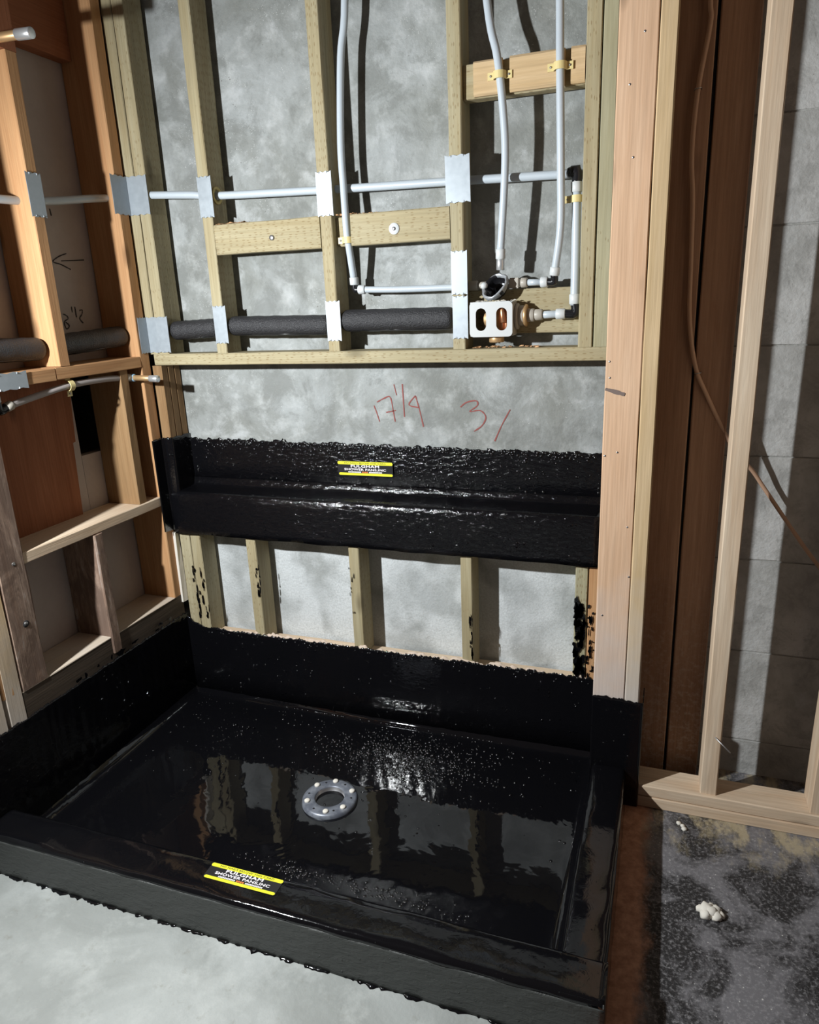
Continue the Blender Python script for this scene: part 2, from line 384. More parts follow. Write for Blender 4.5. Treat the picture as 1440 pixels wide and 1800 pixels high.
# ================================================================== THE SETTING
W = 1.533; YC = .105
wb = struct(box('wall_back', (-.5, 1.64), (YC, YC+.2), (-.05, 2.9), M_CONC), 'grey troweled concrete basement wall behind the shower framing, spotted with plaster')
RED = [[(.775,1.13),(.784,1.105),(.792,1.077)],[(.786,1.141),(.81,1.153),(.833,1.158),(.841,1.118),(.847,1.078)],[(.817,1.108),(.851,1.115)],[(.848,1.199),(.856,1.164)],[(.877,1.2),(.88,1.094)],[(.92,1.163),(.897,1.134),(.929,1.125)],[(.92,1.163),(.932,1.119),(.944,1.063)],[(1.069,1.128),(1.089,1.143),(1.12,1.148),(1.123,1.133),(1.098,1.114),(1.132,1.118),(1.15,1.098),(1.138,1.071),(1.112,1.052)],[(1.227,1.122),(1.2,1.072),(1.178,1.022)]]
o = ribbon('crayon_mark', RED, .0045, lambda a, b: Vector((a, YC-.0012, b)), M_RED, wb); o['label'] = 'red handwritten 17 1/4 and 3/ on the concrete'
# block wall on the right: courses as pieces, mortar behind
wr = struct(box('wall_right', (1.64, 4.2), (.0636, .3), (-.05, 2.9), M_MORTAR), 'grey concrete block wall beyond the right-hand posts')
zc = [-.05, .118, .418, .706, 1.008, 1.305, 1.60, 1.855, 2.15, 2.45, 2.75]
for i in range(len(zc)-1):
    xs = 1.645 - (.2 if i % 2 else 0)
    x0 = 1.645
    while x0 < 3.6:
        x1 = min((x0 - 1.645 + (.70 if (i % 2 and x0 < 1.7) else .9)) + 1.645, 3.7)
        board('block', (x0+.002, x1-.002), (.0605, .09), (zc[i]+.002, zc[i+1]-.002), M_BLOCK, wr, ch=.0012, jit=.0008, seg=6, axis='x'); x0 = x1
fl = struct(box('floor', (-1.2, 1.63), (-4.5, -.93), (-.1, 0), M_FLOOR), 'pale stained concrete floor in front of the shower curb')
fr = struct(box('floor_right', (-.03, 2.6), (-2.25, 2.25), (-.05, .05), M_DARK), 'black-stained concrete floor beside the shower, dusty')
fr.data.transform(Matrix.Translation((1.285, 0, 0))); fr.location = (1.63, -2.25+.1+.0, -.05)
struct(box('floor_under', (-.3, 1.64), (-.93, .12), (-.12, -.03), M_VOID), 'dark slab under the shower pan'); bpy.data.objects['floor_under'].name = 'floor_2'
# left: sheathing behind the left studs, with a hole through it
wl = struct(box('wall_left', (-.17, -.14), (-2.6, .105), (1.262, 2.9), M_SHEET), 'grey sheathing board behind the left-hand studs')
box('sheet', (-.17, -.141), (-2.6, -.241), (.36, 1.262), M_SHEET, wl); box('sheet', (-.17, -.141), (-.109, .105), (.36, 1.262), M_SHEET, wl); box('sheet', (-.17, -.14), (-.241, -.109), (.36, 1.004), M_SHEET, wl)
BLK = [[(-.089,1.624),(-.187,1.618)],[(-.16,1.641),(-.193,1.631),(-.22,1.615),(-.189,1.607),(-.153,1.593)],[(-.197,1.769),(-.195,1.749)],[(-.215,1.458),(-.202,1.452),(-.199,1.443),(-.216,1.434),(-.213,1.414),(-.203,1.415),(-.199,1.424),(-.211,1.433)],[(-.176,1.48),(-.176,1.462)],[(-.162,1.479),(-.162,1.446)],[(-.145,1.467),(-.133,1.468),(-.136,1.456),(-.149,1.442),(-.137,1.427)]]
o = ribbon('pen_mark', BLK, .004, lambda a, b: Vector((-.1388, a, b)), M_INK, wl); o['label'] = 'black pen arrow and 8 1/2 on the sheathing'
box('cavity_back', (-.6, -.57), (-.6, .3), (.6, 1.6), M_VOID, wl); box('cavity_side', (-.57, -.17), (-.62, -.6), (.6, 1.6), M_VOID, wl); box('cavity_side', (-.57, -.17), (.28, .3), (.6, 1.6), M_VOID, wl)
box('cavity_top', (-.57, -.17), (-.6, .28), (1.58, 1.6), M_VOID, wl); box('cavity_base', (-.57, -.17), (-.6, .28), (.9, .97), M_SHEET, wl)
struct(box('wall_left_base', (-.3, -.006), (-2.6, .1), (-.05, .345), M_CONC), 'concrete footing under the left stud wall'); bpy.data.objects['wall_left_base'].name = 'trim_1'

# ================================================================== BACK FRAMES
ub = thing('stud_frame', (.75, .045, 1.275), 'upper stud frame of treated lumber in front of the concrete, carrying the shower pipes', 'stud frame')
ZT = 2.62; ZB = 1.3135
def bst(x0, x1, z0=ZB, z1=ZT, mat='treated', y=(0, .089), parent=ub, name='stud'): return board(name, (x0, x1), y, (z0, z1), mat, parent)
bst(-.008, .031); bst(.034, .075); s2 = bst(.268, .3064); s3 = bst(.677, .7151); s4 = bst(1.079, 1.1163, mat='treated'); bst(1.438, 1.476); bst(1.479, 1.516, mat='green')
board('bottom_plate', (.012, 1.527), (0, .089), (1.2755, 1.3135), 'treated', ub)
bl = board('blocking', (.3085, .675), (.0, .038), (1.617, 1.706), 'treated', ub)
br = board('blocking', (.774, 1.077), (.0, .038), (1.617, 1.703), 'treated', ub); board('notch_back', (.7165, .7735), (.029, .038), (1.619, 1.701), 'treated', br, axis='x')
def stack2d(xs, z0, z1): return [(xs[0], z0), (xs[1], z0), (xs[1], z1), (xs[0], z1)]
# notched blocking, upper right: backing board plus three cut faces, two grooves where the tubes run
bu = board('blocking', (1.1175, 1.437), (.018, .056), (1.962, 2.046), 'treated', ub)
for a, b in ((1.150, 1.226), (1.246, 1.386), (1.402, 1.437)): board('face_block', (a, b), (.0, .019), (1.964, 2.047), 'pale', bu, ch=.006, axis='x')
bv = board('blocking', (1.1175, 1.437), (.052, .087), (1.352, 1.475), 'treated', ub)
# screw, washer, grommet
o = cyl('washer', (.911, .001, 1.655), (.911, -.003, 1.655), .016, M_COLLAR, br); cyl('screw', (.911, -.002, 1.655), (.911, -.006, 1.655), .005, M_STEEL, br)
cyl('screw', (.511, .001, 1.656), (.511, -.005, 1.656), .008, M_STEEL, bl)
g = lathe_mesh('grommet', [(.017, -.001), (.026, -.001), (.026, .003), (.017, .003), (.017, -.001)], 24); g.transform(Matrix.Rotation(math.pi/2, 4, 'Y')); put('grommet', g, M_BRASS, s2, (.3075, .036, 1.795))

lb = thing('stud_frame', (.75, .045, .265), 'lower stud frame of short treated studs under the black ledge', 'stud frame')
def ls(x0, x1, z0=.263, mat='treated'): return board('stud', (x0, x1), (.002, .089), (z0, .668), mat, lb)
ls(.012, .056); ls(.058, .100); ls(.294, .334); ls(.694, .7325); ls(1.087, 1.1245); ls(1.449, 1.4865, mat='green'); ls(1.489, 1.524, mat='fir')
board('bottom_plate', (.0, 1.527), (.004, .089), (.222, .262), 'white', lb)
grid('felt_edge', 260, 1, lambda s, t: (.1+1.42*s, .0015, .2985 + jag(s, .016, 31, 45) - .07*t), plain('felt_rim', (.62, .50, .40), .9), lb, .002)
board('top_plate', (.012, 1.527), (.008, .1), (.672, .815), 'treated', lb)
board('corner_stud', (-.004, .03), (.002, .1), (.83, 1.2745), 'brown', lb)
for y0, y1 in ((.0, .032), (.035, .066), (.069, .1)): board('side_strip', (.0305, .036), (y0, y1), (1.0, 1.2745), 'brown', lb, ch=.002)

# ================================================================== LEFT FRAME
lf = thing('stud_frame', (-.07, -.45, .36), 'left-hand wall frame of fir studs and blocking over the black pan', 'stud frame')
DX = (-.139, 0)
board('stud', DX, (-.401, -.363), (1.311, 2.125), 'fir', lf)
board('stud', DX, (-.808, -.77), (.44, ZT), 'fir', lf)
board('stud', (-.139, .0), (-1.215, -1.177), (.44, ZT), 'fir', lf)
board('corner_stud', DX, (-.054, -.009), (.43, ZT), 'fir', lf)
board('header_block', (-.139, -.095), (-.765, -.056), (2.195, 2.5), 'red', lf)
board('header_block', (-.139, .0), (-.42, -.36), (2.126, 2.5), 'red', lf, axis='z')
board('blocking', DX, (-.42, -.056), (1.274, 1.310), 'fir', lf); board('blocking', DX, (-.768, -.424), (1.272, 1.309), 'fir', lf)
board('blocking', DX, (-.80, -.056), (.787, .820), 'white', lf)
board('stud', (-.139, -.006), (-.157, -.119), (.8205, 1.2735), 'brown', lf)
board('stud', DX, (-.389, -.353), (.432, .786), 'old', lf); board('stud_tongue', (-.004, .006), (-.391, -.355), (.374, .784), 'old', lf)
rb = board('rough_board', (-.055, .001), (-.742, -.652), (.432, 1.271), 'old', lf, jit=.002)
for z in (.62, .80): 
    cyl('screw_hole', (0, -.69, z), (.0022, -.69, z), .0105, M_INK, rb, lip=.0003); cyl('screw', (.001, -.69, z+.001), (.0034, -.69, z+.001), .0055, M_STEEL, rb, lip=.0004)
board('stud', (-.06, .001), (-.800, -.747), (.345, 1.271), 'pale', lf); board('stud', (-.06, .002), (-.86, -.812), (.33, 1.271), 'pale', lf)
board('bottom_plate', DX, (-.745, -.012), (.345, .430), 'dirty', lf)
board('plate_lip', (-.138, .0005), (-.745, -.056), (.4285, .4325), 'pale', lf, ch=.001)
# reddish plywood let into the lower bay
def plyfn(): return [(-.70, .8205), (-.296, .8205), (-.285, 1.058), (-.274, 1.06), (-.257, 1.272), (-.70, 1.272)]
me = flat2d('plywood_panel', [plyfn()], .010); me.transform(ROT_X); put('plywood_panel', me, wood('red', 'z'), lf, (-.126, 0, 0))
o = board('white_edge', (-.002, .010), (-.020, .004), (.40, .675), M_PLASTER, lf, jit=.002); o['label'] = 'white plaster strip in the corner'

# ================================================================== RIGHT POSTS, PARTITION
pf = thing('post', (1.59, -.142, 0), 'pinkish two-board post at the right end of the shower, dusty white at its foot', 'post')
pb = board('board', (1.5285, 1.6150), (-.187, -.098), (0, ZT), 'pink', pf); board('board', (1.6165, 1.6545), (-.1875, -.098), (0, ZT), 'pale', pf)
for x, z in ((1.585, 2.0), (1.558, 1.9), (1.572, 1.75), (1.538, 1.29), (1.54, 1.25), (1.535, 1.05), (1.566, 1.06), (1.60, .86), (1.61, .72), (1.545, .60)): cyl('nail_head', (x, -.1860, z), (x, -.1882, z), .0026, M_STEEL, pb, sides=8, lip=.0004)
o = ribbon('ink_smudge', [[(1.530, 1.222), (1.548, 1.217), (1.578, 1.208)]], .010, lambda a, b: Vector((a, -.1883, b)), plain('smudge', (.20, .15, .13), .9), pb)
a = board('timber_post', (1.648, 1.7355), (-.03, .058), (0, ZT), 'aged'); tag(a, 'dark brown old timber post next to the pinkish post, cable hanging over it', 'post')
b = board('timber_post', (1.743, 1.831), (-.028, .059), (0, ZT), 'aged'); tag(b, 'dark brown old timber post nearest the bare block wall', 'post')
pt = thing('partition_frame', (2.0, -.137, 0), 'new pale partition frame standing on the dark floor at right', 'stud frame')
board('sill_plate', (1.667, 3.4), (-.186, -.091), (0, .034), 'white', pt); board('sill_plate', (1.667, 3.4), (-.183, -.088), (.035, .070), 'white', pt)
board('stud', (1.834, 1.878), (-.172, -.084), (.0705, ZT), 'white', pt); board('stud', (2.113, 2.155), (-.176, -.088), (.0705, ZT), 'white', pt); board('stud', (2.62, 2.66), (-.176, -.088), (.0705, ZT), 'white', pt)
cyl('nail', (1.86, -.172, .26), (1.90, -.20, .235), .0018, M_STEEL, pt)

# ================================================================== BLACK LEDGE
ld = thing('shower_ledge', (.75, .03, .67), 'long shallow ledge coated in glossy black tar below the concrete', 'ledge')
def ledge_prof(t):
    P = [(YC-.006, .99), (YC-.006, .845), (YC-.014, .834), (.075, .829), (.012, .827), (.000, .825), (-.007, .819), (-.010, .808), (-.010, .74), (-.009, .672)]
    k = t*(len(P)-1); i = min(int(k), len(P)-2); a, b = P[i], P[i+1]; s = k - i
    return (a[0]+(b[0]-a[0])*s, a[1]+(b[1]-a[1])*s)
grid('ledge_cap', 60, 26, lambda s, t: (.004+1.519*s, ledge_prof(.1+t*.9)[0] + .002*mnoise.noise((s*30, t*12, 1)), ledge_prof(.1+t*.9)[1] - (.004*mnoise.noise((s*14, 7, 1)) if t > .97 else 0)), M_TARLEDGE, ld, .003)
grid('back_upturn', 520, 4, lambda s, t: (.004+1.519*s, YC-.0045+.001*mnoise.noise((s*40, t*5, 2)), .993 + .012*(1-s) - .17*t**2.5 + (max(-.003, jag(s, .009, 2, 110)) if t == 0 else 0)), M_TARLEDGE, ld, .0015)
def ret(s):
    P = [(.006, -.066), (.0055, -.016), (.012, -.006), (.038, .0), (.0395, YC-.004)]
    k = s*(len(P)-1); i = min(int(k), len(P)-2); a, b = P[i], P[i+1]; q = k-i
    return (a[0]+(b[0]-a[0])*q, a[1]+(b[1]-a[1])*q)
grid('side_return', 40, 8, lambda s, t: (*ret(s), 1.025*(1-t**2) + t**2*(.672 + .02*(1-s)) + (max(-.003, jag(s, .006, 4, 20)) if t == 0 else 0)), M_TAR, ld, .003)

# ================================================================== SHOWER PAN
sp = thing('shower_pan', (.77, -.43, 0), 'glossy black hot-mopped shower pan with curb and upturned sides', 'shower pan')
DX_, DY_ = .781, -.428
def panz(x, y):
    d = math.hypot(x-DX_, y-DY_); z = .001 + .012*min(1, d/.8)
    e = min(x, -y, W-x)
    z += .030*math.exp(-max(e, 0)/.011)
    return z
def mapx(s): return W*s
def pany(t): return -.865*t
def warp(s): return s + .018*math.sin(2*math.pi*s)*-1
grid('pan_floor', 150, 90, lambda s, t: (mapx(warp(s)), pany(warp(t)), panz(mapx(warp(s)), pany(warp(t))) ), M_TARFLOOR, sp, 0)
grid('back_upturn', 480, 5, lambda s, t: (W*s, -.003 + .0015*mnoise.noise((s*40, t*4, 3)), (.296 + .045*math.exp(-s*W/.035))*(1-t**2.5) + (max(-.003, jag(s, .009, 6, 110)) if t == 0 else 0)), M_TAR, sp, .003)
grid('side_upturn', 320, 5, lambda s, t: (.003 + .0015*mnoise.noise((s*40, t*4, 4)), -.97*s, .352*(1-t**2.5) + (max(-.003, jag(s, .007, 8, 90)) if t == 0 else 0)), M_TAR, sp, .003)
grid('post_wrap', 60, 5, lambda s, t: ((W-.006 + .138*min(1, s*1.7)), -.1905 + .092*max(0, (s-.588)/.412), (.352 - .012*s)*(1-t**2.5) + (max(-.003, jag(s, .006, 11, 16)) if t == 0 else 0)), M_TAR, sp, .003)
grid('inner_upturn', 30, 5, lambda s, t: (W-.002, -.189*s, (.30+.04*s)*(1-t)), M_TAR, sp, .003)
HC = .121
def curb(t):
    P = [(0, .0), (0, .06), (0, HC-.012), (.004, HC-.003), (.012, HC), (.05, HC+.001), (.088, HC), (.096, HC-.003), (.100, HC-.012), (.101, .06), (.104, .0)]
    k = t*(len(P)-1); i = min(int(k), len(P)-2); a, b = P[i], P[i+1]; q = k-i
    return (a[0]+(b[0]-a[0])*q, a[1]+(b[1]-a[1])*q)
def curbpart(name, t0, t1, n, mat):
    grid(name, 130, n, lambda s, t: (1.632*s, -.85 - curb(t0+(t1-t0)*t)[0] - .002*mnoise.noise((s*22, t*6, 3)), curb(t0+(t1-t0)*t)[1] + .002*mnoise.noise((s*17, t*5, 8))), mat, sp, .003)
curbpart('curb_top', 0, .80, 18, M_TARCURB); curbpart('curb_face', .79, 1, 10, M_TARROUGH)
grid('side_curb', 80, 24, lambda s, t: (W + .097*curb(t)[0]/.1 + .0015*mnoise.noise((s*14, t*6, 5)), -.175-.772*s, curb(t)[1]*1.005 + .0015*mnoise.noise((s*12, t*5, 9))), M_TARCURB, sp, .003)
grid('curb_end', 8, 8, lambda s, t: (1.632+.0005*mnoise.noise((s*9, t*7, 2)), -.85-.102*s, HC*(1-t)*.985), M_TARROUGH, sp, .003)
grid('curb_foot', 260, 2, lambda s, t: (1.63*s, -.948 - t*(.012 + max(-.008, jag(s, .010, 21, 120))), .0025 - .0018*t), M_TARCURB, sp, .0006)
# burst bubbles and blobs in the tar, far too many to count
M_BEAD = plain('tar_blister', (.004, .004, .005), .22); M_BEAD.node_tree.nodes['Principled BSDF'].inputs['Specular IOR Level'].default_value = .7
def blisters(parent, pts, seed):
    rn = random.Random(seed); vs_, fs = [], []; m, n = 9, 3
    for p, nrm, R0 in pts:
        p = Vector(p); nn = Vector(nrm).normalized(); a = nn.orthogonal().normalized(); b = nn.cross(a); b0 = len(vs_); sx, sy, hz = R0*rn.uniform(.7, 1.3), R0*rn.uniform(.7, 1.3), R0*rn.uniform(.6, .95)
        vs_.append(p + nn*hz)
        for j in range(1, n+1):
            th = math.pi/2*j/n*1.04
            for k in range(m):
                ph = 2*math.pi*k/m; q = 1 + rn.uniform(-.06, .06); vs_.append(p + (a*math.cos(ph)*sx + b*math.sin(ph)*sy)*math.sin(th)*q + nn*hz*math.cos(th))
        for k in range(m): fs.append((b0, b0+1+k, b0+1+(k+1) % m))
        for j in range(n-1):
            for k in range(m): fs.append((b0+1+j*m+k, b0+1+(j+1)*m+k, b0+1+(j+1)*m+(k+1) % m, b0+1+j*m+(k+1) % m))
    c = Vector(vs_[0]); o = put('tar_blisters', mesh('tar_blisters', [v-c for v in vs_], fs, True), M_BEAD, parent, c); o['kind'] = 'stuff'; o['label'] = 'small shiny blisters in the tar'; return o
rn = random.Random(12); up = (0, 0, 1); bk = (0, -1, 0); L_ = []
while len(L_) < 900:                                            # the rough patch behind the drain
    x, y = rn.gauss(.92, .155), rn.gauss(-.165, .062)
    if not (.05 < x < 1.5 and -.34 < y < -.02) or math.hypot(x-DX_, y-DY_) < .12: continue
    if mnoise.noise((x*14, y*14, 2)) < -.28: continue
    L_.append(((x, y, panz(x, y)-.001), up, rn.uniform(.003, .0065)))
for i in range(190): x = rn.uniform(.05, 1.5); y = -.04-.5*rn.random()**2.2; L_.append(((x, y, panz(x, y)-.001), up, rn.uniform(.002, .0045)))
for i in range(230): x = rn.choice([rn.gauss(.83, .05), rn.gauss(1.04, .06), rn.uniform(.62, 1.3)]); y = -.712 + rn.gauss(0, .013) - .02*(x-.6); L_.append(((x, y, panz(x, y)-.001), up, rn.uniform(.002, .005)))
for i in range(60): y = -.30*rn.random()**1.4-.02; L_.append(((.30+rn.gauss(0, .05), y-.15, panz(.3, y)-.001), up, rn.uniform(.002, .004)))
for i in range(70): L_.append(((rn.uniform(.4, 1.3), -.016, panz(.5, -.016)-.002), (0, -.7, .7), rn.uniform(.003, .005)))
for i in range(120): x = rn.uniform(.03, 1.5); L_.append(((x, -.0035, .05 + .235*rn.random()), bk, rn.uniform(.003, .0058)))
for i in range(140): x = rn.uniform(.1, 1.5); L_.append(((x, -.0035, .286 + rn.uniform(-.012, .010)), bk, rn.uniform(.003, .006)))
for i in range(40): L_.append(((rn.uniform(1.53, 1.66), -.1912, rn.uniform(.03, .34)), bk, rn.uniform(.002, .004)))
blisters(sp, L_, 1)
L_ = []
for i in range(330): x = rn.uniform(.06, 1.5); L_.append(((x, YC-.0058, .990 + .012*(1-x/1.5) - abs(rn.gauss(0, .014))), bk, rn.uniform(.003, .006)))
for i in range(230): x = min(1.5, max(.06, rn.gauss(.80, .33))); L_.append(((x, YC-.0062, rn.uniform(.845, .975)), bk, rn.uniform(.0026, .005)))
for i in range(260): x = min(1.5, max(.06, rn.gauss(.78, .26))); y = rn.uniform(.002, .09); L_.append(((x, y, .827), up, rn.uniform(.003, .0055)))
for i in range(70): x = rn.uniform(.05, 1.5); L_.append(((x, -.0105, rn.uniform(.68, .80)), bk, rn.uniform(.002, .0035)))
blisters(ld, L_, 2)
# tar smears on the lower studs, too ragged to count
vs_, fs = [], []
def blob(fn, a, b, ra, rb_, seed):
    n = 12; b0 = len(vs_); vs_.append(fn(a, b))
    for k in range(n):
        th = 2*math.pi*k/n; q = 1 + .75*mnoise.noise((math.cos(th)*1.3+seed, math.sin(th)*1.3, seed*.7)); vs_.append(fn(a+ra*q*math.cos(th), b+rb_*q*math.sin(th)))
    for k in range(n): fs.append((b0, b0+1+k, b0+1+(k+1) % n))
fy = lambda a, b: Vector((a, -.0025, b))
rr = random.Random(3)
for i in range(26): blob(fy, rr.choice([.057, .06, .094]) + rr.gauss(0, .006), .34 + .20*rr.random()**1.3, rr.uniform(.001, .004), rr.uniform(.004, .022), i)
for i in range(14): blob(fy, .331 + rr.gauss(0, .005), .45 + .13*rr.random(), rr.uniform(.001, .003), rr.uniform(.004, .018), i+40)
for i in range(16): blob(fy, 1.121 + rr.gauss(0, .003), .31 + .15*rr.random(), rr.uniform(.001, .003), rr.uniform(.005, .02), i+60)
for i in range(8): blob(fy, .698 + rr.gauss(0, .004), .42 + .2*rr.random(), rr.uniform(.001, .002), rr.uniform(.004, .016), i+80)
for i in range(60): 
    z = .30 + .25*rr.random(); blob(fy, 1.452 + .03*rr.random(), z, rr.uniform(.004, .009), rr.uniform(.006, .022), i+100)
for i in range(26): blob(fy, 1.49 + .03*rr.random(), .30 + .24*rr.random(), rr.uniform(.002, .004), rr.uniform(.003, .014), i+180)
o = put('tar_smear', mesh('tar_smear', vs_, fs), M_TAR, sp, (0, 0, 0)); o['kind'] = 'stuff'; o['label'] = 'ragged tar smears on the short studs'
fx = lambda a, b: Vector((.0085, a, b))
vs_, fs = [], []
for i in range(10): blob(fx, -.40 + rr.gauss(0, .25), .36 + .02*rr.random(), rr.uniform(.004, .02), rr.uniform(.003, .010), i+220)
o = put('tar_smear', mesh('tar_smear', vs_, fs), M_TAR, sp, (0, 0, 0)); o['kind'] = 'stuff'

# drain
dr = thing('floor_drain', (DX_, DY_, .004), 'round grey metal drain flange with bolts sunk in the black pan', 'drain')
put('flange_ring', lathe_mesh('flange_ring', [(.045, -.02), (.045, .010), (.048, .013), (.078, .012), (.084, .008), (.086, -.002), (.086, -.02)], 56), M_FLANGE, dr, (DX_, DY_, .004))
put('throat', lathe_mesh('throat', [(.046, .010), (.0445, .009), (.043, -.022), (.0005, -.024)], 40), M_STEEL, dr, (DX_, DY_, .004))
me = flat2d('strainer_lip', [[(.041*math.cos(a*.1), .041*math.sin(a*.1)) for a in range(-32, 4)] + [(.030*math.cos(a*.1)-.004, .030*math.sin(a*.1)+.012) for a in range(3, -32, -1)]], .004); put('strainer_lip', me, M_PLASTER, dr, (DX_, DY_, -.008))
for k, ang in enumerate((35, 100, 150, 215, 285, 330)):
    x, y = DX_+.069*math.cos(math.radians(ang)), DY_+.069*math.sin(math.radians(ang)); cyl('bolt', (x, y, .014), (x, y, .022), .0085, M_PLASTER, dr, sides=10)
for k, ang in enumerate((10, 70, 125, 185, 250, 305)):
    x, y = DX_+.067*math.cos(math.radians(ang)), DY_+.067*math.sin(math.radians(ang)); cyl('bolt_hole', (x, y, .013), (x, y, .0168), .004, M_BLACK, dr, sides=10)

# ================================================================== CARDS
def card(loc, rot, label):
    c = thing('warning_card', loc, label, 'card')
    def part(name, me, mat, dx, dz, dd):
        me.transform(Matrix.Translation((dx, dz, dd))); me.transform(rot); return link(name, me, mat, c)
    def rect(wd, ht): 
        q = min(.003, ht*.35); return [(-wd/2, -ht/2+q), (-wd/2+q, -ht/2), (wd/2-q, -ht/2), (wd/2, -ht/2+q), (wd/2, ht/2-q), (wd/2-q, ht/2), (-wd/2+q, ht/2), (-wd/2, ht/2-q)]
    part('card', flat2d('card', [rect(.2, .0475)], .0008), M_CARD, 0, 0, 0)
    part('yellow_bar', flat2d('yellow_bar', [rect(.2, .0105)], .0006), M_YEL, 0, .0187, .0006); part('yellow_bar', flat2d('yellow_bar', [rect(.196, .008)], .0006), M_YEL, .001, -.0195, .0006)
    part('lettering', text_mesh('NO NAILS BELOW THIS CARD', .0078, 1.35), M_INK, 0, .0187, .0011)
    part('lettering', text_mesh('FULGHAM', .0125, 1.75, bold=.0004), M_TXTW, 0, .0078, .0009); part('lettering', text_mesh('SHOWER PANS,INC', .0105, 1.55, bold=.0003), M_TXTW, 0, -.0035, .0009)
    def dashes(x0, x1, n):
        return [[(a, -.0022), (a+(x1-x0)/n*.75, -.0022), (a+(x1-x0)/n*.75, .0022), (a, .0022)] for a in [x0+(x1-x0)*i/n for i in range(n)]]
    part('small_print', flat2d('small_print', dashes(-.062, -.014, 11) + dashes(.014, .062, 11), .0004), M_TXTW, 0, -.0122, .0009)['kind'] = 'stuff'; part('small_print', flat2d('small_print', dashes(-.011, .011, 4), .0004), M_TXTO, 0, -.0122, .0009)['kind'] = 'stuff'
card((.735, YC-.0125, .918), ROT_Y @ Matrix.Rotation(0.004, 4, 'Z'), 'yellow and black company card stuck upright above the ledge')
card((.775, -.8855, HC+.0045), Matrix.Identity(4), 'yellow and black company card lying on the front curb')

# ================================================================== NAIL PLATES
def plate_outline(wd, ht, seed):
    rn = random.Random(seed); n = 12; top, bot = [], []
    for i in range(n+1):
        x = -wd/2 + wd*i/n; dz = -.0035 if i % 4 == 2 else (-.0015 if i % 4 in (1, 3) else 0)
        top.append((x, ht/2 + dz)); bot.append((x, -ht/2 - dz))
    return bot + top[::-1]
def nail_plate(cx, cz, wd, ht, label, face='y', off=-.0022, tilt=0.0, thick=.0014):
    me = flat2d('nail_plate', [plate_outline(wd, ht, cx)], thick); me.transform(Matrix.Rotation(tilt, 4, 'Z'))
    if face == 'y': me.transform(ROT_Y); loc = (cx, off, cz)
    else: me.transform(ROT_X); loc = (off, cx, cz)
    p = link('nail_plate', me, M_GALV, None, loc); tag(p, label, 'nail plate', 'galvanised nail plates over the pipe holes')
    for sx, sz in ((-1, 1), (1, 1), (-1, -1), (1, -1)):      # bent prongs at the corners
        q = bmesh.new(); vv = [q.verts.new(v) for v in ((-.003, 0, 0), (.003, 0, 0), (0, 0, -sz*.008), (0, -.003, -sz*.002))]
        for t in ((0, 1, 3), (1, 2, 3), (2, 0, 3), (0, 2, 1)): q.faces.new([vv[k] for k in t])
        m2 = fromb('prong', q)
        if face == 'x': m2.transform(Matrix.Rotation(math.pi/2, 4, 'Z'))
        a_, b_ = sx*wd*.25, sz*(ht/2-.001)
        link('prong', m2, M_GALV, p, (a_, 0, b_) if face == 'y' else (0, a_, b_))
    return p
nail_plate(.2915, 1.788, .050, .12, 'nail plate at the white pipe on the second stud from the corner', tilt=.0)
nail_plate(.6985, 1.764, .050, .122, 'bright nail plate at the white pipe on the middle stud, left of the riser')
nail_plate(1.1035, 1.769, .070, .122, 'wide dull grey nail plate on the stud left of the valve', off=-.004, tilt=.012)
nail_plate(1.1025, 1.525, .047, .12, 'nail plate on the valve stud, upper of the two joined end to end')
nail_plate(1.1035, 1.403, .045, .121, 'nail plate on the valve stud, lower of the two beside the white valve box')
nail_plate(.7005, 1.404, .047, .12, 'nail plate between the two middle foam sleeves on the middle stud')
nail_plate(.2945, 1.404, .048, .12, 'small nail plate over the foam sleeve on the second stud from the corner')
nail_plate(-.382, 1.776, .052, .116, 'grey nail plate on the left-wall stud above the pen arrow', face='x', off=.0022)
nail_plate(-.59, 1.289, .125, .048, 'grey nail plate lying along the left-wall blocking at the picture edge', face='x', off=.0022)
def corner_plate(y0, x1, z0, z1, label, mid):
    t = thing('corner_plate', (0, 0, (z0+z1)/2), label, 'nail plate', 'galvanised nail plates over the pipe holes')
    me = flat2d('leaf', [plate_outline(-y0-.004, z1-z0, 3)], .0014); me.transform(ROT_X); put('leaf', me, M_GALV, t, (.0022, (y0-.004)/2, (z0+z1)/2))
    me = flat2d('leaf', [plate_outline(x1-.002, z1-z0, 4)], .0014); me.transform(ROT_Y); put('leaf', me, M_GALV, t, (x1/2+.001, -.0022, (z0+z1)/2))
    if mid: me = flat2d('leaf', [plate_outline(x1*.52, z1-z0-.002, 5)], .0014); me.transform(ROT_Y @ Matrix.Rotation(.03, 4, 'Y')); put('leaf', me, M_GALV, t, (x1*.74, -.0045, (z0+z1)/2))
corner_plate(-.076, .078, 1.754, 1.872, 'bent nail plate folded into the corner at the white pipe', False)
corner_plate(-.046, .088, 1.318, 1.437, 'bent nail plates folded into the corner between foam sleeves', True)

